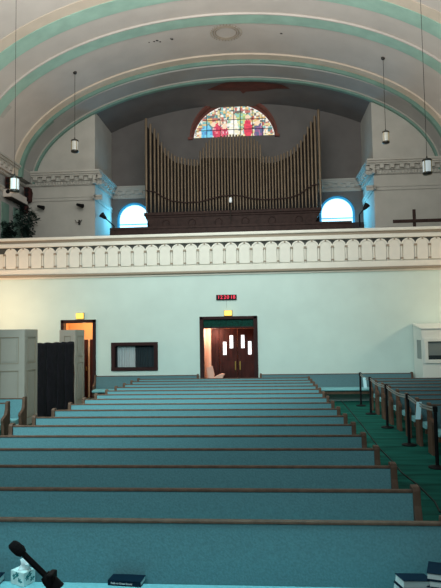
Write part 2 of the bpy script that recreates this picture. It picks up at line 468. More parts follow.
for x, y, r in ((281, 33, 1.2), (171.5, 38.5, 1.6), (157, 40, 1.3), (154, 41, .8), (160, 41.3, .9), (149, 42, .6)):
    patch([(x-r, y), (x-r*.3, y-r*.6), (x+r, y-r*.3), (x+r*1.1, y+r*.4), (x, y+r*.6)], 'trim_hole', 'speck', 'small dark hole in the vault plaster beside the medallion')
patch([(0, 104), (5, 101), (12, 106), (3, 117), (-6, 113)], 'trim_patch', 'pier', 'grey unpainted patch low on the vault beside the nearest rib', .04)

# lower walls: door casings
d1 = thing('door_1', 'dark brown double door with a green transom in the back wall', 'door', (0, 0, 0), kind='structure')
zt0 = at(228, 326.7, YW).z; zt1 = at(228, 319.3, YW).z
g = G().box(DX0, DX0+.13, YW-.05, YW+.22, 0, DZ).box(DX1-.13, DX1, YW-.05, YW+.22, 0, DZ).box(DX0, DX1, YW-.05, YW+.22, zt1, DZ).box(DX0+.13, DX1-.13, YW-.03, YW+.2, zt0-.05, zt0)
g.build('door_frame', M['frame'], d1, bev=.01)
G().box(DX0+.13, DX1-.13, YW+.03, YW+.06, zt0, zt1).build('transom', M['transom'], d1)
YD = 20.5
def leaf(x0, x1, panes, hx):
    l = G().box(x0, x1, YD, YD+.05, .02, zt0-.06).box(x0+.1, x1-.1, YD-.012, YD, .25, 1.28).build('door_leaf', M['dwood'], d1, bev=.006)
    for px0, px1, py0, py1 in panes:
        a_, b_ = at(px0, py0, YD), at(px1, py1, YD)
        G().box(a_.x, b_.x, YD-.012, YD+.003, b_.z, a_.z).build('pane', M['pane'], l)
    G().box(hx-.02, hx+.02, YD-.05, YD-.005, 1.0, 1.3).build('handle', M['brass'], l)
xm = at(237.6, 350, YD).x
leaf(at(219.3, 350, YD).x, xm-.008, [(223, 226.6, 341.8, 354.8), (229.6, 233.2, 335.4, 348.2)], xm-.08)
leaf(xm+.008, at(256.5, 350, YD).x, [(241, 244.6, 335, 348), (248, 251.6, 341.2, 354.4)], xm+.08)
xo = at(214.3, 350, YW+.6).x
# vestibule
x0, x1 = DX0+.12, DX1-.10
x1v = at(258, 350, YD).x
struct(G().box(x0-.08, x0-.0, YW+.2, YD+.9, 0, 3.0).box(x0, at(211.3, 350, YD).x-.01, YD, YD+.1, 0, 3.0).build('wall_vestibule_left', M['hall']), 'pale lit wall inside the double door', 'wall')
struct(G().box(x1v+.0, x1v+.1, YW+.2, YD+.9, 0, 3.0).build('wall_vestibule_right', M['hall']), 'vestibule wall hidden by the closed door leaf', 'wall')
struct(G().box(x0-.08, x1v+.1, YD+.8, YD+.9, 0, 3.0).build('wall_vestibule_back', M['hall']), 'back of the vestibule inside the double door', 'wall')
struct(G().box(x0-.08, x1v+.1, YW+.2, YD+.9, 3.0, 3.08).build('ceiling_vestibule', M['hall']), 'vestibule ceiling inside the double door', 'ceiling')
# open brown door leaf seen edge-on within the vestibule
xo0 = at(211.5, 350, YD).x
o = G().box(xo0, at(219.2, 350, YD).x-.01, YD+.02, YD+.07, .02, zt0-.06).box(xo0+.08, xo0+.14, YD+.005, YD+.02, 1.3, 2.2).build('side_panel', M['dwood'], d1, bev=.005)
# pale seat
ps = thing('vinyl_seat', 'pale pink seat with a tilted back just inside the double door', 'seat', (at(211, 375, 20.05).x, 20.05, 0))
sx0 = at(206.3, 368, 20.05); sx1 = at(213.2, 366, 20.05)
def loc(v): return (v.x-ps.location.x, v.z)
P4 = [loc(at(*q, 20.05)) for q in ((206, 368), (212.6, 365.7), (214.6, 374.5), (214, 379), (208.3, 379.5))]
G().prism(P4, 'y', -.04, .04).build('backrest', M['pink'], ps, bev=.012)
P5 = [loc(at(*q, 20.05)) for q in ((213.5, 379.8), (215, 376.4), (222, 373.3), (224.8, 374.2), (222.5, 378.6), (219, 380.5))]
G().prism(P5, 'y', -.2, .2).build('seat', M['pink'], ps, bev=.012)
zs_ = loc(at(216, 380, 20.05))[1]
for xx in (.04, .28):
    for yy in (-.15, .15):
        G().cyl((xx, yy, 0), (xx, yy, zs_+.03), .018, n=8).build('leg', M['black'], ps)

# left door
d2 = thing('door_2', 'orange lit doorway behind the folding screens', 'door', (0, 0, 0), kind='structure')
G().box(LX0, LX0+.11, YW-.05, YW+.22, 0, LZ).box(LX1-.11, LX1, YW-.05, YW+.22, 0, LZ).box(LX0, LX1, YW-.05, YW+.22, LZ-.11, LZ).build('door_frame', M['frame'], d2, bev=.01)
YL = 20.9
struct(G().box(LX0-.3, LX1+.3, YL+.1, YL+.2, 0, 3.2).build('wall_hall_back', M['warmwall']), 'orange lit wall through the doorway behind the folding screens', 'wall')
struct(G().box(LX0-.3, LX0-.2, YW+.2, YL+.1, 0, 3.2).build('wall_hall_left', M['warmwall']), 'left wall of the orange lit hall', 'wall')
struct(G().box(LX1+.2, LX1+.3, YW+.2, YL+.1, 0, 3.2).build('wall_hall_right', M['warmwall']), 'right wall of the orange lit hall', 'wall')
struct(G().box(LX0-.3, LX1+.3, YW+.2, YL+.2, 3.2, 3.28).build('ceiling_hall', M['warmwall']), 'ceiling of the orange lit hall', 'ceiling')
hx = [at(x, 360, YL).x for x in (79.5, 87.6, 89.8, 97)]
zt = at(88, 339.5, YL).z; zb = at(88, 388, YL).z
for i, (a_, b_) in enumerate(((hx[0], hx[1]), (hx[2], hx[3]))):
    l = G().box(a_, b_, YL, YL+.06, .03, zt).box(a_+.04, b_-.04, YL-.012, YL, zb, zt-.15).build('door_leaf', M['dwood'], d2, bev=.006)
    G().box(b_-.05, b_-.02, YL-.04, YL-.005, 1.0, 1.15).build('handle', M['brass'], l)

# lower window
w = thing('window_4', 'dark framed window with curtains in the lower back wall', 'window', (0, 0, 0), kind='structure')
plate(rect(WX0, WX1, WZ0, WZ1), [rect(WX0+.13, WX1-.13, WZ0+.11, WZ1-.11)], YW-.05, YW+.2).build('window_frame', M['frame'], w, bev=.01)
G().box(WX0+.1, WX1-.1, YW+.19, YW+.2, WZ0+.08, WZ1-.08).build('pane', M['dglass'], w)
def curtain(x0, x1, z0, z1, m, label, n=40, amp=.018):
    g = G(); vs = []; fs = []
    for i in range(n+1):
        x = x0+(x1-x0)*i/n; y = YW+.12+amp*math.sin(i*1.1)+amp*.5*math.sin(i*2.3)
        vs += [(x, y, z0), (x, y, z1), (x, y+.008, z1), (x, y+.008, z0)]
    for i in range(n):
        for j in range(4): fs.append((i*4+j, i*4+(j+1) % 4, (i+1)*4+(j+1) % 4, (i+1)*4+j))
    fs += [(0, 1, 2, 3), (n*4, n*4+1, n*4+2, n*4+3)]
    tag(g.add(vs, fs).build('curtain', M[m], smooth=True), label, 'curtain')
cx = [at(x, 356, YW+.1).x for x in (117.5, 135.2, 153.8)]
curtain(cx[0], cx[1], WZ0+.12, WZ1-.13, 'curtain', 'pale grey curtain half covering the dark framed window')
curtain(cx[1]+.01, cx[2], WZ0+.12, WZ1-.13, 'dcurtain', 'dark blue curtain beside the pale one in the framed window')

# exit lamps, clock
def exit_lamp(px0, px1, py0, py1, label):
    a_, b_ = at(px0, py0, YW), at(px1, py1, YW)
    t = thing('exit_lamp', label, 'exit light', ((a_.x+b_.x)/2, YW, b_.z), group='amber exit lamps')
    w_, h_ = (b_.x-a_.x), a_.z-b_.z
    G().box(-w_/2, w_/2, -.04, 0, 0, h_).build('housing', M['brass'], t, bev=.006)
    G().box(-w_/2+.015, w_/2-.015, -.1, -.04, .012, h_-.012).build('lamp_cover', M['exit'], t, bev=.015)
exit_lamp(224, 232.4, 310.4, 316, 'amber exit lamp above the double door')
exit_lamp(76.3, 84.5, 313, 319.2, 'amber exit lamp above the orange doorway')
a_, b_ = at(216.3, 295.2, YW), at(236.6, 299.6, YW)
ck = thing('digital_clock', 'black digital clock with red digits on the white wall', 'clock', ((a_.x+b_.x)/2, YW, (a_.z+b_.z)/2))
w_ = b_.x-a_.x
G().box(-w_/2, w_/2, -.06, 0, -.088, .088).build('case', M['black'], ck, bev=.008)
def text(body, size, name, m, parent, loc, rot, ext=.002, sx=1.0):
    cu = bpy.data.curves.new(name, 'FONT'); cu.body = body; cu.size = size; cu.extrude = ext
    cu.align_x = 'CENTER'; cu.align_y = 'CENTER'
    cu.materials.append(M[m]); o = bpy.data.objects.new(name, cu); COL.objects.link(o)
    o.parent = parent; o.location = loc; o.rotation_euler = rot; o.scale = (sx, 1, 1)
    bpy.context.view_layer.update()
    me = bpy.data.meshes.new_from_object(o.evaluated_get(bpy.context.evaluated_depsgraph_get()))
    q = bpy.data.objects.new(name, me); COL.objects.link(q); q.parent = parent; q.location = loc; q.rotation_euler = rot
    bpy.data.objects.remove(o); q.name = name; return q
for ch, xx in zip('122018', (-.26, -.165, -.05, .055, .175, .265)): text(ch, .17, 'digit', 'led', ck, (xx, -.063, 0), (PI/2, 0, 0), sx=1.0)
G().tube([(.0, -.005, -.088), (.0, -.008, -.35)], .004, 6).build('cord', M['belt'], ck)

# ------------------------------------------------------------------ pews
ORD = ['first', 'second', 'third', 'fourth', 'fifth', 'sixth', 'seventh', 'eighth', 'ninth', 'tenth', 'eleventh', 'twelfth', 'thirteenth', 'fourteenth', 'fifteenth', 'sixteenth']
END = [(.045, 0), (.05, .5), (.05, .915), (.035, .935), (-.05, .93), (-.07, .90), (-.08, .78), (-.12, .67), (-.21, .625), (-.27, .60), (-.285, .56), (-.26, .48), (-.24, .2), (-.26, 0)]
def make_pew(L, label, loc, group, cloth='cloth'):
    t = thing('church_pew', label, 'pew', loc, group=group); h = L/2-.065
    BK = [(-.055, .34), (-.065, .45), (-.062, .60), (-.05, .881), (-.012, .881), (0, .55), (0, .34)]
    G().prism(BK, 'x', -h, h).build('backrest', M[cloth], t)
    RL = [(-.052, .881), (-.057, .886), (-.054, .899), (-.047, .905), (-.012, .905), (-.007, .9), (-.007, .881)]
    G().prism(RL, 'x', -h, h).build('top_rail', M['wood'], t)
    ST = [(-.50, .375), (-.54, .40), (-.545, .43), (-.52, .455), (-.30, .475), (-.145, .475), (-.122, .468), (-.066, .42), (-.066, .375)]
    G().prism(ST, 'x', -h, h).build('seat', M['seat'], t)
    G().box(-h, h, -.46, -.43, .28, .378).build('seat_rail', M['wood'], t)
    for sx in (-1, 1):
        a0, a1 = (-L/2, -L/2+.065) if sx < 0 else (L/2-.065, L/2)
        G().prism(END, 'x', a0, a1).build('end_panel', M['wood'], t, bev=.008)
    return t
PL0, PL1 = -4.04, 1.31; Lc = PL1-PL0; pcx = (PL0+PL1)/2
Y0, DY = 4.42, .9075
p0 = make_pew(Lc, 'long teal upholstered pew nearest the camera, holding the tissue box and books', (pcx, Y0+.04, 0), 'pews of the middle block')
for i in range(1, 16):
    lab = 'long teal upholstered pew of the middle block, %s row from the front' % ORD[i]
    if i == 15: lab = 'long teal upholstered pew of the middle block, last row before the back wall benches'
    dup(p0, (pcx, Y0+i*DY, 0), lab)
RX0 = 2.99
rw = make_pew(6.85-RX0, 'teal upholstered pew across the aisle behind the belt posts, first row visible', ((RX0+6.85)/2, 10.4, 0), 'pews across the aisle beside the belt posts', 'cloth_shaded')
RY = [10.4+.88*i for i in range(9)]
for i in range(1, 9):
    lab = 'teal upholstered pew across the aisle behind the belt posts, %s row back of those visible' % ORD[i]
    if i == 8: lab = 'teal upholstered pew across the aisle behind the belt posts, row right before the sound booth'
    dup(rw, ((RX0+6.85)/2, RY[i], 0), lab)
LX = -5.42
lw = make_pew(LX+9.25, 'teal pew with wooden end right before the white folding screen', ((LX-9.25)/2, 12.82, 0), 'pews beside the folding screens')
dup(lw, ((LX-9.25)/2, 11.96, 0), 'teal pew with wooden end one row before the pew at the white folding screen')
wx0, wx1 = at(93, 380, 19.3).x, DX0-.04
make_pew(wx1-wx0, 'teal bench against the back wall below the curtained window', ((wx0+wx1)/2, 19.5, 0), 'benches against the back wall', 'cloth_shaded')
wx0, wx1 = DX1+.05, at(414, 350, 19.5).x-.07
make_pew(wx1-wx0, 'long teal bench against the back wall between double door and sound booth', ((wx0+wx1)/2, 19.5, 0), 'benches against the back wall', 'cloth_shaded')

# pale slats standing on pew ends
def slat(px0, py0, px1, py1, Y, label):
    a_, b_ = at(px0, py0, Y), at(px1, py1, Y)
    w_ = .045
    g = G().add([(a_.x-w_, Y-.09, b_.z), (a_.x+w_, Y-.09, b_.z), (b_.x+w_*1.2, Y, a_.z), (b_.x-w_*.8, Y, a_.z),
                 (a_.x-w_, Y-.075, b_.z), (a_.x+w_, Y-.075, b_.z), (b_.x+w_*1.2, Y+.015, a_.z), (b_.x-w_*.8, Y+.015, a_.z)],
                [(0, 1, 2, 3), (7, 6, 5, 4), (0, 4, 5, 1), (1, 5, 6, 2), (2, 6, 7, 3), (3, 7, 4, 0)])
    tag(g.build('paper_strip', M['sheet']), label, 'paper strip')
slat(416.2, 402, 419.3, 418.6, RY[1]-.16, 'pale blue strip standing on the second visible pew behind the belt posts')
slat(364.6, 377.5, 364.4, 388, RY[8]-.2, 'small pale strip on the last pew row behind the farthest belt post')

# ------------------------------------------------------------------ stanchions
spos = [(2.80, 10.08), (2.81, 12.03), (2.82, 14.17), (2.84, 16.45), (2.86, 18.25)]
names = ['black belt post nearest the camera at the picture edge', 'black belt post second from the camera along the green aisle', 'black belt post third from the camera along the green aisle',
         'black belt post fourth from the camera along the green aisle', 'black belt post farthest from the camera beside the wall bench']
HS = 1.02
st = thing('belt_post', names[0], 'belt post', (spos[0][0], spos[0][1], 0), group='belt posts along the aisle')
G().lathe([(.145, 0), (.15, .012), (.14, .025), (.06, .04), (.035, .05)], 24).build('base', M['black'], st, smooth=True)
G().cyl((0, 0, .04), (0, 0, HS-.08), .031, n=14).build('post', M['black'], st, smooth=True)
G().lathe([(.033, HS-.1), (.04, HS-.095), (.042, HS-.01), (.033, HS), (.01, HS+.005)], 16).build('belt_head', M['black'], st, smooth=True)
sts = [st]+[dup(st, (x, y, 0), names[i+1]) for i, (x, y) in enumerate(spos[1:])]
for i in range(4):
    a_, b_ = Vector((*spos[i], 0)), Vector((*spos[i+1], 0))
    g = G(); d = b_-a_; n = 10
    for zz, h in ((HS-.03, .014), (HS-.075, .014)):
        vs = []; fs = []
        for k in range(n+1):
            q = d*(k/n)+Vector((0, 0, zz-.05*math.sin(PI*k/n)))
            vs += [(q.x-.003, q.y, q.z-h), (q.x+.003, q.y, q.z-h), (q.x+.003, q.y, q.z+h), (q.x-.003, q.y, q.z+h)]
        for k in range(n):
            for j in range(4): fs.append((k*4+j, k*4+(j+1) % 4, k*4+4+(j+1) % 4, k*4+4+j))
        fs += [(0, 1, 2, 3), tuple(n*4+j for j in range(4))]
        g.add(vs, fs)
    tag(g.build('belt', M['belt'], sts[i]), 'grey belt stretched to the next post')

# cable on the carpet
pts = [onz(x, y, .012) for x, y in ((336, 396), (342, 401.5), (352, 413), (364, 427.5), (373.5, 440.5), (380, 449), (386.5, 455.3), (394, 463), (401, 472), (410, 479), (418, 485), (427, 494), (434.7, 501.7), (440, 512))]
pts = [Vector((max(p.x, 1.36), p.y, p.z)) for p in pts]
tag(G().tube(pts, .012, 8).build('floor_cable', M['cable'], smooth=True), 'black cable winding along the green aisle carpet', 'cable')

# ------------------------------------------------------------------ screens
def screen_leaf(width, H, parent, p, ang, nm='panel'):
    g = G(); t = .04; st_ = .16
    z = [0, .22, 1.42, 1.60, H-.2, H]
    fr = plate(rect(0, width, .04, H), [rect(st_, width-st_, z[1], z[2]), rect(st_, width-st_, z[3], z[4])], -t/2, t/2)
    o = fr.build(nm, M['screen'], parent, p, rotz=ang, bev=.008)
    g = G()
    for a, b in ((z[1], z[2]), (z[3], z[4])):
        g.box(st_-.01, width-st_+.01, -.006, .006, a-.01, b+.01)
        g.box(st_+.05, width-st_-.05, -.018, .018, a+.05, b-.05)
        for q in (st_-.004, width-st_-.012): g.box(q, q+.016, -.024, .024, a, b, 1)
        for q in (a-.004, b-.012): g.box(st_, width-st_, -.024, .024, q, q+.016, 1)
    g.build('inset', [M['screen'], M['groove']], o)
    return o
H = 2.47
xc = at(25, 329, 14.3).x
t = thing('folding_screen', 'tall off-white panelled folding screen behind the short teal pews', 'folding screen', (xc, 14.3, 0))
screen_leaf(.80, H, t, (-.80, .0, 0), 0); screen_leaf(.80, H, t, (-1.60, .0, 0), 0); screen_leaf(.84, H, t, (-.02, .03, 0), PI/2+.02)
t2x = at(74, 330, 18.1).x+.05
t = thing('folding_screen', 'off-white folding screen standing before the orange doorway', 'folding screen', (t2x, 18.1, 0))
screen_leaf(.52, H, t, (-.52, 0, 0), 0); screen_leaf(.80, H, t, (-.02, .03, 0), PI/2-.03)
bsx = at(37.3, 380, 15.2).x+.03
t = thing('fabric_screen', 'black fabric screen between the two off-white folding screens', 'screen', (bsx, 15.18, 0), -.03)
n = 4; w_ = (17.9-15.2)/n
for i in range(n):
    g = G(); vs = []; fs = []; NZ_, NU = 24, 8
    for j in range(NZ_+1):
        for u in range(NU+1):
            yy = i*w_-.012+(w_+.024)*u/NU; z = .03+2.07*j/NZ_
            xx = .03*(1 if i % 2 else -1)*(u/NU-.5)+.008*math.sin(z*7+i*2+u*.8)+.03*math.sin(PI*u/NU)-.03
            vs.append((xx, yy, z+.01*math.sin(u+i)*(j == NZ_)))
    W = NU+1
    for j in range(NZ_):
        for u in range(NU): fs.append((j*W+u, j*W+u+1, (j+1)*W+u+1, (j+1)*W+u))
    o = g.add(vs, fs).build('fabric_panel', M['drape'], t, smooth=True)
    sm = o.modifiers.new('thick', 'SOLIDIFY'); sm.thickness = .03

# ------------------------------------------------------------------ sound booth
bx0 = at(414, 350, 19.5).x; by = 18.5; zt0, zt1 = 2.32, 2.47
t = thing('sound_booth', 'white sound booth with a wide window standing against the back wall', 'booth', (bx0, by, 0))
bw = XR-.06-bx0; bd = 19.52-by
wz1, wz0 = at(432, 341.5, by).z, at(432, 359.6, by).z
fx0 = at(428, 350, by).x-bx0
fr = plate(rect(0, bw, 0, zt0), [rect(fx0, fx0+.95, wz0, wz1)], 0, .05)
fr.build('front_wall', M['booth'], t)
sy0, sy1 = .05, .66
zz1, zz0 = at(418, 340, by+.3).z, at(418, 359, by+.3).z
g = G()
pl = plate([(.052, 0), (bd, 0), (bd, zt1), (.052, zt0)], [rect(sy0+.05, sy1, zz0, zz1)], 0, .05)
pl.v = [(v[1], v[0], v[2]) for v in pl.v]
pl.build('side_wall', M['booth'], t)
G().prism([(-.03, zt0+.003), (bd, zt1+.003), (bd, zt1+.04), (-.03, zt0+.03)], 'x', -.03, bw).build('roof', M['booth'], t)
plate(rect(fx0-.11, fx0+1.06, wz0-.11, wz1+.11), [rect(fx0, fx0+.95, wz0, wz1)], -.03, -.002).build('window_frame', M['booth'], t, bev=.006)
f2 = G().box(fx0, fx0+.95, .02, .03, wz0, wz1).build('pane', M['gglass'], t)
G().box(fx0, fx0+.95, .005, .018, wz0, wz0+.13).box(fx0, fx0+.95, .005, .018, wz1-.02, wz1).build('window_shelf', M['dglass'], t)
G().box(.015, .03, sy0+.05, sy1, zz0, zz1).build('side_pane', M['gglass'], t)

# ------------------------------------------------------------------ organ
YO = 22.62
org = thing('pipe_organ', 'pipe organ with tall bronze pipes rising to both ends on the gallery', 'pipe organ', (0, 0, ZG))
prof_t = [(145.4, 118), (150, 123.8), (154.3, 128.8), (157.5, 131.5), (160.4, 140.8), (163.8, 147), (167, 150), (170.6, 153), (174, 155.5), (177.5, 157), (190, 159.5), (198.5, 160), (199, 153), (203.5, 147.5), (206, 143), (210, 140), (215, 138), (222, 136), (232, 134.5), (243.6, 135.5), (252.7, 138.5), (258.3, 142), (261.7, 147), (262.2, 156.7), (273, 157), (280, 155), (290, 150.5), (297, 145), (300.7, 141), (304.4, 134.5), (308, 126), (311, 121.8), (314.6, 115.8), (318.6, 109.3)]
def topy(x):
    for (a0, b0), (a1, b1) in zip(prof_t, prof_t[1:]):
        if a0 <= x <= a1: return b0+(b1-b0)*(x-a0)/(a1-a0)
    return prof_t[0][1] if x < 200 else prof_t[-1][1]
xs = []; x = 145.9
while x < 319.2:
    u = abs(x-232.3)/87
    xs.append(x); x += 2.95+.35*(u > .55)+1.1*max(0, (u-.85)/.15)
sc = YO/F
zbase = at(232, 211.5, YO).z
kx = (318.3-145.9)/(xs[-1]-145.9); xs = [145.9+(q-145.9)*kx for q in xs]
for i, x in enumerate(xs):
    u = abs(x-232.3)/87
    r = (2.95+.35*(u > .55)+1.1*max(0, (u-.85)/.15))*sc*.31
    yt = topy(x)
    zt = at(x, yt, YO).z-ZG; X = at(x, yt, YO).x; zb = zbase-ZG; hm = .35+.35*u*u
    G().lathe([(r*.3, zb-.02), (r*.95, zb+hm-.04), (r, zb+hm), (r, zt), (r*.75, zt), (r*.75, zt-.2)], 10, (X, YO, 0)).build('pipe', M['pipe'], org, smooth=True)
# support rail following the mouth line
rl = [(146, 190.5), (155, 192), (163, 197), (172, 201), (185, 202.5), (199, 202), (210, 199), (222, 196), (233, 195), (242, 196), (252, 198.5), (264, 199.5), (275, 199), (290, 197.5), (300, 194), (308, 188), (313, 185), (319, 184)]
G().tube([Vector((at(x, y, YO-.11).x, YO-.11, at(x, y, YO-.11).z-ZG)) for x, y in rl], .022, 6).build('support_rail', M['organ'], org, smooth=True)
# rear case panel
bp = [(at(x, 180, YO+.2).x, at(x, max(topy(x)+6, 158 if 196 < x < 264 else 0), YO+.2).z-ZG) for x in [147+i*(171/40) for i in range(41)]]
G().prism([(bp[0][0], 1.0), (bp[-1][0], 1.0)]+bp[::-1], 'y', YO+.2, YO+.26).build('rear_panel', M['black'], org)
ox0, ox1 = at(146.5, 212, YO).x, at(319.5, 208, YO).x
G().box(ox0-.05, ox1+.05, YO-.28, YO+.5, zbase-ZG-.12, zbase-ZG).box(ox0, ox1, YO-.24, YO+.45, zbase-ZG-.2, zbase-ZG-.12).build('impost', M['organ'], org, bev=.015)
for sx, X in ((1, ox0), (-1, ox1)):
    G().prism([(X, zbase-ZG-.2), (X+sx*.55, zbase-ZG-.2), (X+sx*.55, zbase-ZG-.7), (X+sx*.22, zbase-ZG-.62), (X+sx*.12, zbase-ZG-.4)], 'y', YO-.22, YO+.4).build('corbel', M['organ'], org)
G().box(ox0+.25, ox1-.25, YO-.2, YO+.45, 0, zbase-ZG-.2).build('case', M['organ'], org)
for i in range(6):
    w_ = (ox1-ox0-.6)/6; xa = ox0+.3+i*w_
    g = G().box(xa+.08, xa+w_-.08, YO-.225, YO-.2, zbase-ZG-.62, zbase-ZG-.26)
    g.tube([(xa+w_/2+.14*math.cos(2*PI*k/16), YO-.24, zbase-ZG-.44+.14*math.sin(2*PI*k/16)) for k in range(17)], .018, 6)
    g.build('carved_panel', M['organ'], org)
# choir rail in front of the organ (dark wooden bench front)
cx0, cx1 = at(110, 230, 21.5).x, at(352, 226, 21.5).x
zc_ = at(232, 224.5, 21.5).z
t = thing('choir_rail', 'long dark wooden choir rail below the organ case', 'rail', ((cx0+cx1)/2, 21.5, ZG)); hw = (cx1-cx0)/2
G().box(-hw, hw, -.05, .05, zc_-ZG-.09, zc_-ZG).build('rail_cap', M['organ'], t, bev=.01)
G().box(-hw, hw, -.02, .02, .0, zc_-ZG-.09).build('rail_panel', M['organ'], t)
# slim stand light before the pipes
q = at(230.5, 200, 22.2)
t = thing('stand_light', 'thin stand with a small white light before the organ pipes', 'stand light', (q.x, 22.2, ZG))
G().lathe([(.12, 0), (.12, .02), (.02, .04)], 14).build('base', M['black'], t)
G().cyl((0, 0, .03), (0, 0, q.z-ZG-.1), .012, n=8).build('pole', M['lampcap'], t)
G().lathe([(.03, q.z-ZG-.1), (.055, q.z-ZG-.07), (.055, q.z-ZG+.06), (.03, q.z-ZG+.1)], 12).build('lamp_head', M['lampglass'], t, smooth=True)

# ------------------------------------------------------------------ pendants
def pendant(lx, ytop, ybot, Y, label, group, glass='lampglass'):
    a_, b_ = at(lx, ytop, Y), at(lx, ybot, Y)
    X = (a_.x+b_.x)/2; h = a_.z-b_.z; zb = b_.z
    zv = 8.3+4.18*math.sqrt(max(0, 1-((X-XC)/8.05)**2))-.03
    t = thing('pendant_lamp', label, 'pendant lamp', (X, Y, zb), group=group)
    r = h*.27
    G().lathe([(r*.8, 0), (r, h*.04), (r, h*.14), (r*.93, h*.16)], 16).build('bottom_ring', M['lampcap'], t, smooth=True)
    G().lathe([(r*.9, h*.15), (r*.92, h*.2), (r*.92, h*.78), (r*.9, h*.82)], 16).build('lamp_glass', M[glass], t, smooth=True)
    G().lathe([(r, h*.80), (r, h*.9), (r*.7, h*.95), (r*.2, h*1.0), (r*.1, h*1.12)], 16).build('cap', M['lampcap'], t, smooth=True)
    G().cyl((0, 0, h), (0, 0, zv-zb), .00045*Y, n=6).build('cord', M['lampcap'], t)
    G().lathe([(.02, zv-zb-.05), (.06, zv-zb-.02), (.07, zv-zb+.04)], 14).build('canopy', M['lampcap'], t, smooth=True)
    for k in range(4):
        a = PI/2*k+PI/4
        G().cyl((r*.95*math.cos(a), r*.95*math.sin(a), h*.1), (r*.95*math.cos(a), r*.95*math.sin(a), h*.85), .008, n=6).build('strut', M['brass'], t)
pg = 'cylindrical pendant lamps on long cords'
# far pair : depth where the cord meets the vault
def depth(lx, ly, cx, cy):
    h = vault_hit(cx, cy); return h.y
pendant(74.8, 139, 152.5, depth(0, 0, 75, 72), 'dark capped pendant lamp hanging between the plants and the organ', pg, 'lampdim')
pendant(385.8, 130.5, 143.5, depth(0, 0, 384, 58), 'dark capped pendant lamp hanging above the pier beside the brown crossed rail', pg, 'lampdim')
pendant(14.6, 175.5, 192.5, 11.6, 'white glass pendant lamp hanging in front of the side wall by the plants', pg)
pendant(427.2, 158, 175, 11.6, 'white glass pendant lamp hanging in front of the cornice over the brown crossed rail', pg)

# ------------------------------------------------------------------ gallery objects
def plant(px, ptop, box, Y, label, seed, nst=26, spread=.55):
    rn = random.Random(seed); a_ = at(px, ptop, Y); Hh = a_.z-ZG
    t = thing('potted_plant', label, 'plant', (a_.x, Y, ZG), group='potted plants on the gallery')
    G().lathe([(.14, 0), (.18, .75), (.2, .78), (.2, .86), (.17, .86), (.16, .8)], 18).build('pot', M['pot'], t, smooth=True)
    g = G()
    for i in range(nst):
        a = rn.uniform(0, 2*PI); ln = rn.uniform(.5, 1)*spread; top = .85+(Hh-.85)*rn.uniform(.35, 1)
        pts = [Vector((math.cos(a)*ln*u*.95, math.sin(a)*ln*u*.95, .8+(top-.8)*math.sin(u*PI*.6))) for u in (0, .25, .5, .75, 1)]
        g.tube(pts, [.014, .012, .01, .008, .005], 5)
        for p in pts[1:]:
            for k in range(5):
                b = rn.uniform(0, 2*PI); l = rn.uniform(.13, .24); w_ = l*.22
                d = Vector((math.cos(b), math.sin(b), rn.uniform(-.6, .5))).normalized(); s = d.cross(Vector((0, 0, 1))).normalized()*w_
                q = p+Vector((rn.uniform(-.05, .05),)*3)
                g.add([q, q+d*l*.5+s, q+d*l, q+d*l*.5-s], [(0, 1, 2, 3)])
    g.v = [(max(v[0], XL+.03-a_.x), min(max(v[1], box[0]-Y), box[1]-Y), v[2]) for v in g.v]
    g.build('foliage', M['leaf'], t)
plant(26, 206, (20.75, 22.05), 21.3, 'dark leafy potted plant on the gallery, taller one by the pier', 3, 34, .46)
plant(9.5, 220, (19.99, 20.7), 20.24, 'dark leafy potted plant on the gallery, shorter one at the side wall', 5, 26, .24)
# wall unit on the left wall
zA = at(20, 193, 21).z
t = thing('wall_heater', 'grey white box mounted on the side wall above the plants', 'wall unit', (XL, 21.0, zA-.3))
G().box(0, .32, -.75, .75, 0, .28).build('housing', M['vault'], t, bev=.02)
G().box(.05, .325, -.7, .7, -.03, .0).build('grille', M['speck'], t)
def wspk(px, py0, py1, Y, label, x=None):
    a_, b_ = at(px, py0, Y), at(px, py1, Y); h = a_.z-b_.z
    t = thing('wall_speaker', label, 'speaker', (a_.x, Y, b_.z), group='dark brown wall speakers')
    G().prism([(-.1, 0), (.10, .05), (.13, h*.7), (.08, h), (-.12, h)], 'y', -.14, .14).build('cabinet', M['dwood'], t, bev=.01)
    for i in range(3): G().lathe([(.02, 0), (.08, .01), (.085, .02)], 12).xf(Matrix.Translation((.0, -.14, h*(.2+.3*i))) @ Matrix.Rotation(PI/2, 4, 'X')).build('driver', M['black'], t)
    d = a_.x-XL
    if px < 20: G().box(-d, -.1, -.03, .03, h*.45, h*.55).build('bracket', M['black'], t)
    else: G().box(-.03, .03, .1, YP-Y, h*.45, h*.55).build('bracket', M['black'], t)
wspk(28.3, 188, 203, 21.8, 'dark brown speaker on the corner of the pier above the taller plant')
wspk(24.3, 203, 214, 21.85, 'lower dark brown speaker hanging right over the taller plant')
wspk(10, 178, 196, 20.4, 'dark brown speaker on the side wall behind the white glass pendant lamp')
def spot(px, py, label):
    q = at(px, py, YP-.25)
    t = thing('wall_spotlight', label, 'spotlight', (q.x, YP, q.z), group='small dark spotlights on the pier')
    G().lathe([(.05, 0), (.05, .03)], 12).xf(Matrix.Translation((0, -.0, 0)) @ Matrix.Rotation(PI/2, 4, 'X')).build('mount', M['black'], t)
    G().cyl((0, -.02, 0), (0, -.2, 0), .02, n=8).build('arm', M['black'], t)
    G().cyl((-.12, -.24, .04), (.14, -.3, -.05), .05, .085, n=12).build('lamp_head', M['black'], t)
spot(40.7, 207, 'small dark spotlight on the pier nearest the plants')
spot(79.8, 205.3, 'small dark spotlight on the pier nearest the blue lit corner')
q = at(78.5, 222, YP-.12)
t = thing('wall_bracket', 'thin two-armed bracket on the pier below the spotlight', 'bracket', (q.x, YP, q.z))
G().box(-.04, .04, -.03, 0, -.1, .1).build('plate', M['lampcap'], t)
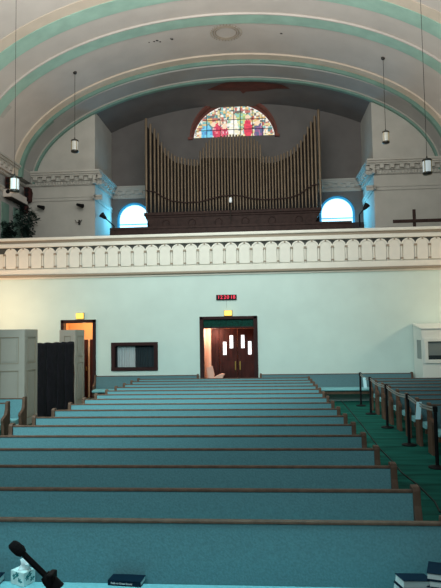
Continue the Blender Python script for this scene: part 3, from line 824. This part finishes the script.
for sx in (-1, 1): G().tube([(0, -.03, 0), (sx*.08, -.12, -.02), (sx*.14, -.12, .09)], .012, 6).build('arm', M['lampcap'], t)
def arm_lamp(tip, end, Y, sx, label):
    a_, b_ = at(*tip, Y), at(*end, Y)
    t = thing('stage_lamp', label, 'lamp', (b_.x, Y, ZG)); L = Vector((a_.x-b_.x, 0, a_.z-ZG))
    eb = Vector((0, 0, b_.z-ZG)); d = (L-eb).normalized()
    G().lathe([(.2, 0), (.2, .03), (.03, .06)], 14).build('base', M['black'], t)
    G().cyl((0, 0, .05), eb, .03, n=8).build('pole', M['black'], t)
    G().cyl(eb, L-d*.2, .025, n=8).build('arm', M['black'], t)
    G().cyl(L-d*.22, L+d*.03, .05, .12, n=14).build('lamp_head', M['black'], t)
arm_lamp((102, 215), (114, 226), 22.5, 1, 'black angled lamp on a pole by the left blue lit corner')
arm_lamp((367, 205), (359.5, 214.5), 22.35, -1, 'black angled lamp on a pole by the right blue lit corner')
# crossed rail
Yc = 20.9
a_, b_, cc, dd = at(392.5, 221, Yc), at(441, 223, Yc), at(413.2, 209.5, Yc), at(414.5, 225, Yc)
t = thing('wooden_cross', 'dark brown upright post crossing a long horizontal bar behind the parapet', 'cross', (dd.x, Yc, ZG))
G().box(-.05, .05, -.04, .04, 0, cc.z-ZG).build('post', M['organ'], t, bev=.008)
G().box(a_.x-dd.x, b_.x-dd.x, -.075, -.042, a_.z-ZG-.09, a_.z-ZG+.03).build('crossbar', M['organ'], t, bev=.008)
# green wall panels on the left side wall
struct(G().box(XL-.01, XL+.02, 20.15, 20.75, 4.8, 7.2).box(XL-.01, XL+.02, 21.15, 21.8, 4.8, 7.2).build('trim_wall_panels', M['green']), 'green painted panels on the side wall behind the plants', 'wall panel')

# ------------------------------------------------------------------ foreground
SZ = .476
def book(name, label, cx, cy, z, L, W, T, rotz, cover, group=None, spine=None):
    """closed book lying flat; spine along local -y side"""
    t = thing(name, label, 'book', (cx, cy, z), rotz, group)
    g = G().box(-L/2, L/2, -W/2, W/2, 0, .004).box(-L/2, L/2, -W/2, W/2, T-.004, T).box(-L/2, L/2, -W/2-.003, -W/2+.003, 0, T)
    g.build('cover', M[cover], t)
    G().box(-L/2+.004, L/2-.004, -W/2+.004, W/2-.005, .004, T-.004).build('pages', M['paper'], t)
    if spine: text(spine, .019, 'spine_text', 'text', t, (-.02, -W/2-.0035, T/2-.001), (PI/2, 0, 0), .0004)
    return t
q = onz(125, 586.2, SZ)
book('hymnal', 'dark blue hymnal lying on the nearest pew seat with its lettered spine outward', q.x, q.y+.062, SZ, .25, .122, .036, -.1, 'navy', spine='Faith to Great Sound')
q = onz(-4, 586, SZ)
book('hymnal', 'dark book at the picture edge beside the tissue box', q.x-.065, q.y+.06, SZ, .16, .11, .05, .05, 'navy')
# tissue box
q = onz(17.5, 586.5, SZ)
t = thing('tissue_box', 'white tissue box with teal leaf print on the nearest pew seat', 'tissue box', (q.x+.012, q.y+.07, SZ), -.45)
G().box(-.069, .069, -.055, .055, 0, .097).build('carton', M['tissuebox'], t, bev=.003)
g = G(); rn = random.Random(11)
for face, w_ in (('f', .069), ('r', .055), ('l', .055)):
    for cx_, cz_ in ((-.03, .055), (.03, .035), (.0, .075)):
        for k in range(6):
            a = 2*PI*k/6+rn.uniform(-.3, .3); l = rn.uniform(.018, .03); q = [(0, 0), (.5, .28), (1, 0), (.5, -.28)]
            pp = []
            for u, v in q:
                X = cx_*w_/.069+l*(u*math.cos(a)-v*math.sin(a)); Z = cz_+l*(u*math.sin(a)+v*math.cos(a))
                X = max(-w_+.002, min(w_-.002, X)); Z = max(.003, min(.094, Z))
                pp.append((X, -.0556, Z) if face == 'f' else (.0696, X, Z) if face == 'r' else (-.0696, X, Z))
            g.add(pp, [(0, 1, 2, 3)])
tag(g.build('leaf_print', M['print'], t), 'teal leaf print')
g = G(); rn = random.Random(4); vs = []; fs = []; N = 14
for k in range(5):
    for i in range(N):
        a = 2*PI*i/N; r = [.05, .036, .03, .045, .02][k]*(1+.35*math.sin(a*3+k)); 
        vs.append((r*math.cos(a)+.012*k, .6*r*math.sin(a), .1+[0, .02, .035, .055, .075][k]*(1+.25*math.sin(a*2+1))))
for k in range(4):
    for i in range(N): fs.append((k*N+i, k*N+(i+1) % N, (k+1)*N+(i+1) % N, (k+1)*N+i))
o = g.add(vs, fs).build('tissue', M['tissue'], t, smooth=True)
# book stacks at the right
lab = ['lowest', 'second from the bottom', 'third from the bottom', 'fourth from the bottom', 'fifth from the bottom', 'topmost']
bz = SZ
TILT = .12
for i in range(3):
    u = Vector((math.sin(TILT), 0, math.cos(TILT)))
    o = book('hymnal', 'navy hymnal in the low stack beside the taller stack, %s' % ('lowest' if i == 0 else 'in its middle' if i == 1 else 'topmost'),
             0.945-.012*(2-i), 4.08, bz+.016, .115, .215, .052, PI+.42, 'navy', 'hymnals in the low stack')
    o.rotation_euler = (Matrix.Rotation(TILT, 3, 'Y') @ Matrix.Rotation(PI/2+.30, 3, 'Z')).to_euler()
    bz += .0545
bz = SZ
for i in range(5):
    book('hymnal', 'navy hymnal in the taller stack at the pew end, %s' % (lab[i] if i < 4 else 'topmost'), 1.125+.006*(i % 2), 4.11-.008*(i % 2), bz, .145, .2, .044, PI+[-.3, -.25, -.34, -.27, -.32][i], 'navy', 'hymnals in the taller stack')
    bz += .045
# microphone
Ym = 1.5
A, B, Cc, D = at(12.5, 544.5, Ym), at(22, 552.5, Ym), at(48, 578, Ym), at(58, 590, Ym)
t = thing('boom_microphone', 'black boom microphone slanting up beside the tissue box', 'microphone', (D.x, Ym, .70))
L = lambda v: Vector((v.x-D.x, v.y-Ym, v.z-.70))
G().tube([L(A)+Vector((-.004, 0, .004)), L(A), L(A)*.7+L(B)*.3, L(A)*.2+L(B)*.8, L(B)+(L(B)-L(A))*.15], [.008, .0125, .014, .0145, .010], 14).build('windscreen', M['foam'], t, smooth=True)
G().tube([L(B), L(B)*.5+L(Cc)*.5, L(Cc)], [.0075, .0075, .0075], 10).build('boom_tube', M['black'], t, smooth=True)
G().tube([L(Cc)-(L(Cc)-L(B))*.12, L(Cc), L(D)], [.013, .017, .02], 12).build('clamp', M['black'], t, smooth=True)
G().box(-.025, -.008, -.02, .02, L(D).z-.03, L(D).z+.045).build('knob', M['black'], t, bev=.004)
G().cyl((0, 0, .03), L(D), .012, n=10).build('stand_pole', M['black'], t)
G().lathe([(.14, 0), (.14, .02), (.03, .035)], 20).build('base', M['black'], t)

# ------------------------------------------------------------------ light
wd = bpy.data.worlds.new('world'); S.world = wd; wd.use_nodes = True
wd.node_tree.nodes['Background'].inputs['Color'].default_value = (.78, .92, 1, 1)
wd.node_tree.nodes['Background'].inputs['Strength'].default_value = .35
def aim(o, tgt): o.rotation_euler = (Vector(tgt)-o.location).to_track_quat('-Z', 'Y').to_euler()
def area(name, loc, tgt, sx, sy, power, rgb, spread=None):
    l = bpy.data.lights.new(name, 'AREA'); l.shape = 'RECTANGLE'; l.size = sx; l.size_y = sy; l.energy = power; l.color = rgb
    if spread: l.spread = spread
    o = bpy.data.objects.new(name, l); COL.objects.link(o); o.location = loc; aim(o, tgt); return o
def point(name, loc, power, rgb, r=.1):
    l = bpy.data.lights.new(name, 'POINT'); l.energy = power; l.color = rgb; l.shadow_soft_size = r
    o = bpy.data.objects.new(name, l); COL.objects.link(o); o.location = loc; return o
def spotl(name, loc, tgt, power, rgb, ang, blend=.8, r=.6):
    l = bpy.data.lights.new(name, 'SPOT'); l.energy = power; l.color = rgb; l.spot_size = ang; l.spot_blend = blend; l.shadow_soft_size = r
    o = bpy.data.objects.new(name, l); COL.objects.link(o); o.location = loc; aim(o, tgt); return o
spotl('house_light', (-3.0, 5.5, 8.2), (-2.2, 17.5, 1.6), 3000, (.76, 1, .985), math.radians(60))
spotl('pew_light', (-6.0, 5.0, 7.2), (-2.9, 11.5, .7), 3000, (.72, .98, 1), math.radians(64), 1.0)
area('front_fill', (-3.0, 1.0, 7.6), (-2.2, 9.5, .6), 3, 1.5, 250, (.74, .97, 1))
area('front_light', (-1.2, 3.95, 4.2), (-1.2, 3.96, .4), 5.0, .4, 20, (.42, .92, 1), math.radians(50))
area('vault_light', (-1.2, 11.0, 7.9), (-1.2, 15.0, 12.4), 8, 5, 600, (1, .97, .93))
area('gallery_fill', (-1.2, 11.5, 10.3), (-1.2, 22.5, 8.2), 7, 1.5, 250, (1, .98, .95))  # unseen fill added to brighten the piers and gallery
point('side_light_left', (-9.1, 17.7, 3.2), 170, (1, .66, .43), .5)
point('side_light_right', (6.8, 17.5, 3.4), 90, (1, .74, .5), .25)
for wx in (wl, wr):
    area('window_light', (wx, YB-.1, 7.1), (wx+(.5 if wx > 0 else -.5), YP-.2, 6.6), 1.1, 1.1, 80, (.10, .62, 1))
    point('window_glow', (wx, YB-.45, 7.0), 9, (.10, .58, 1), .3)
point('hall_light', ((LX0+LX1)/2, YW+.65, 2.6), 28, (1, .58, .27), .1)
point('vestibule_light', (x0+.35, YW+.5, 2.3), 36, (1, .72, .55), .08)
S.view_settings.view_transform = 'Standard'
S.view_settings.look = 'None'
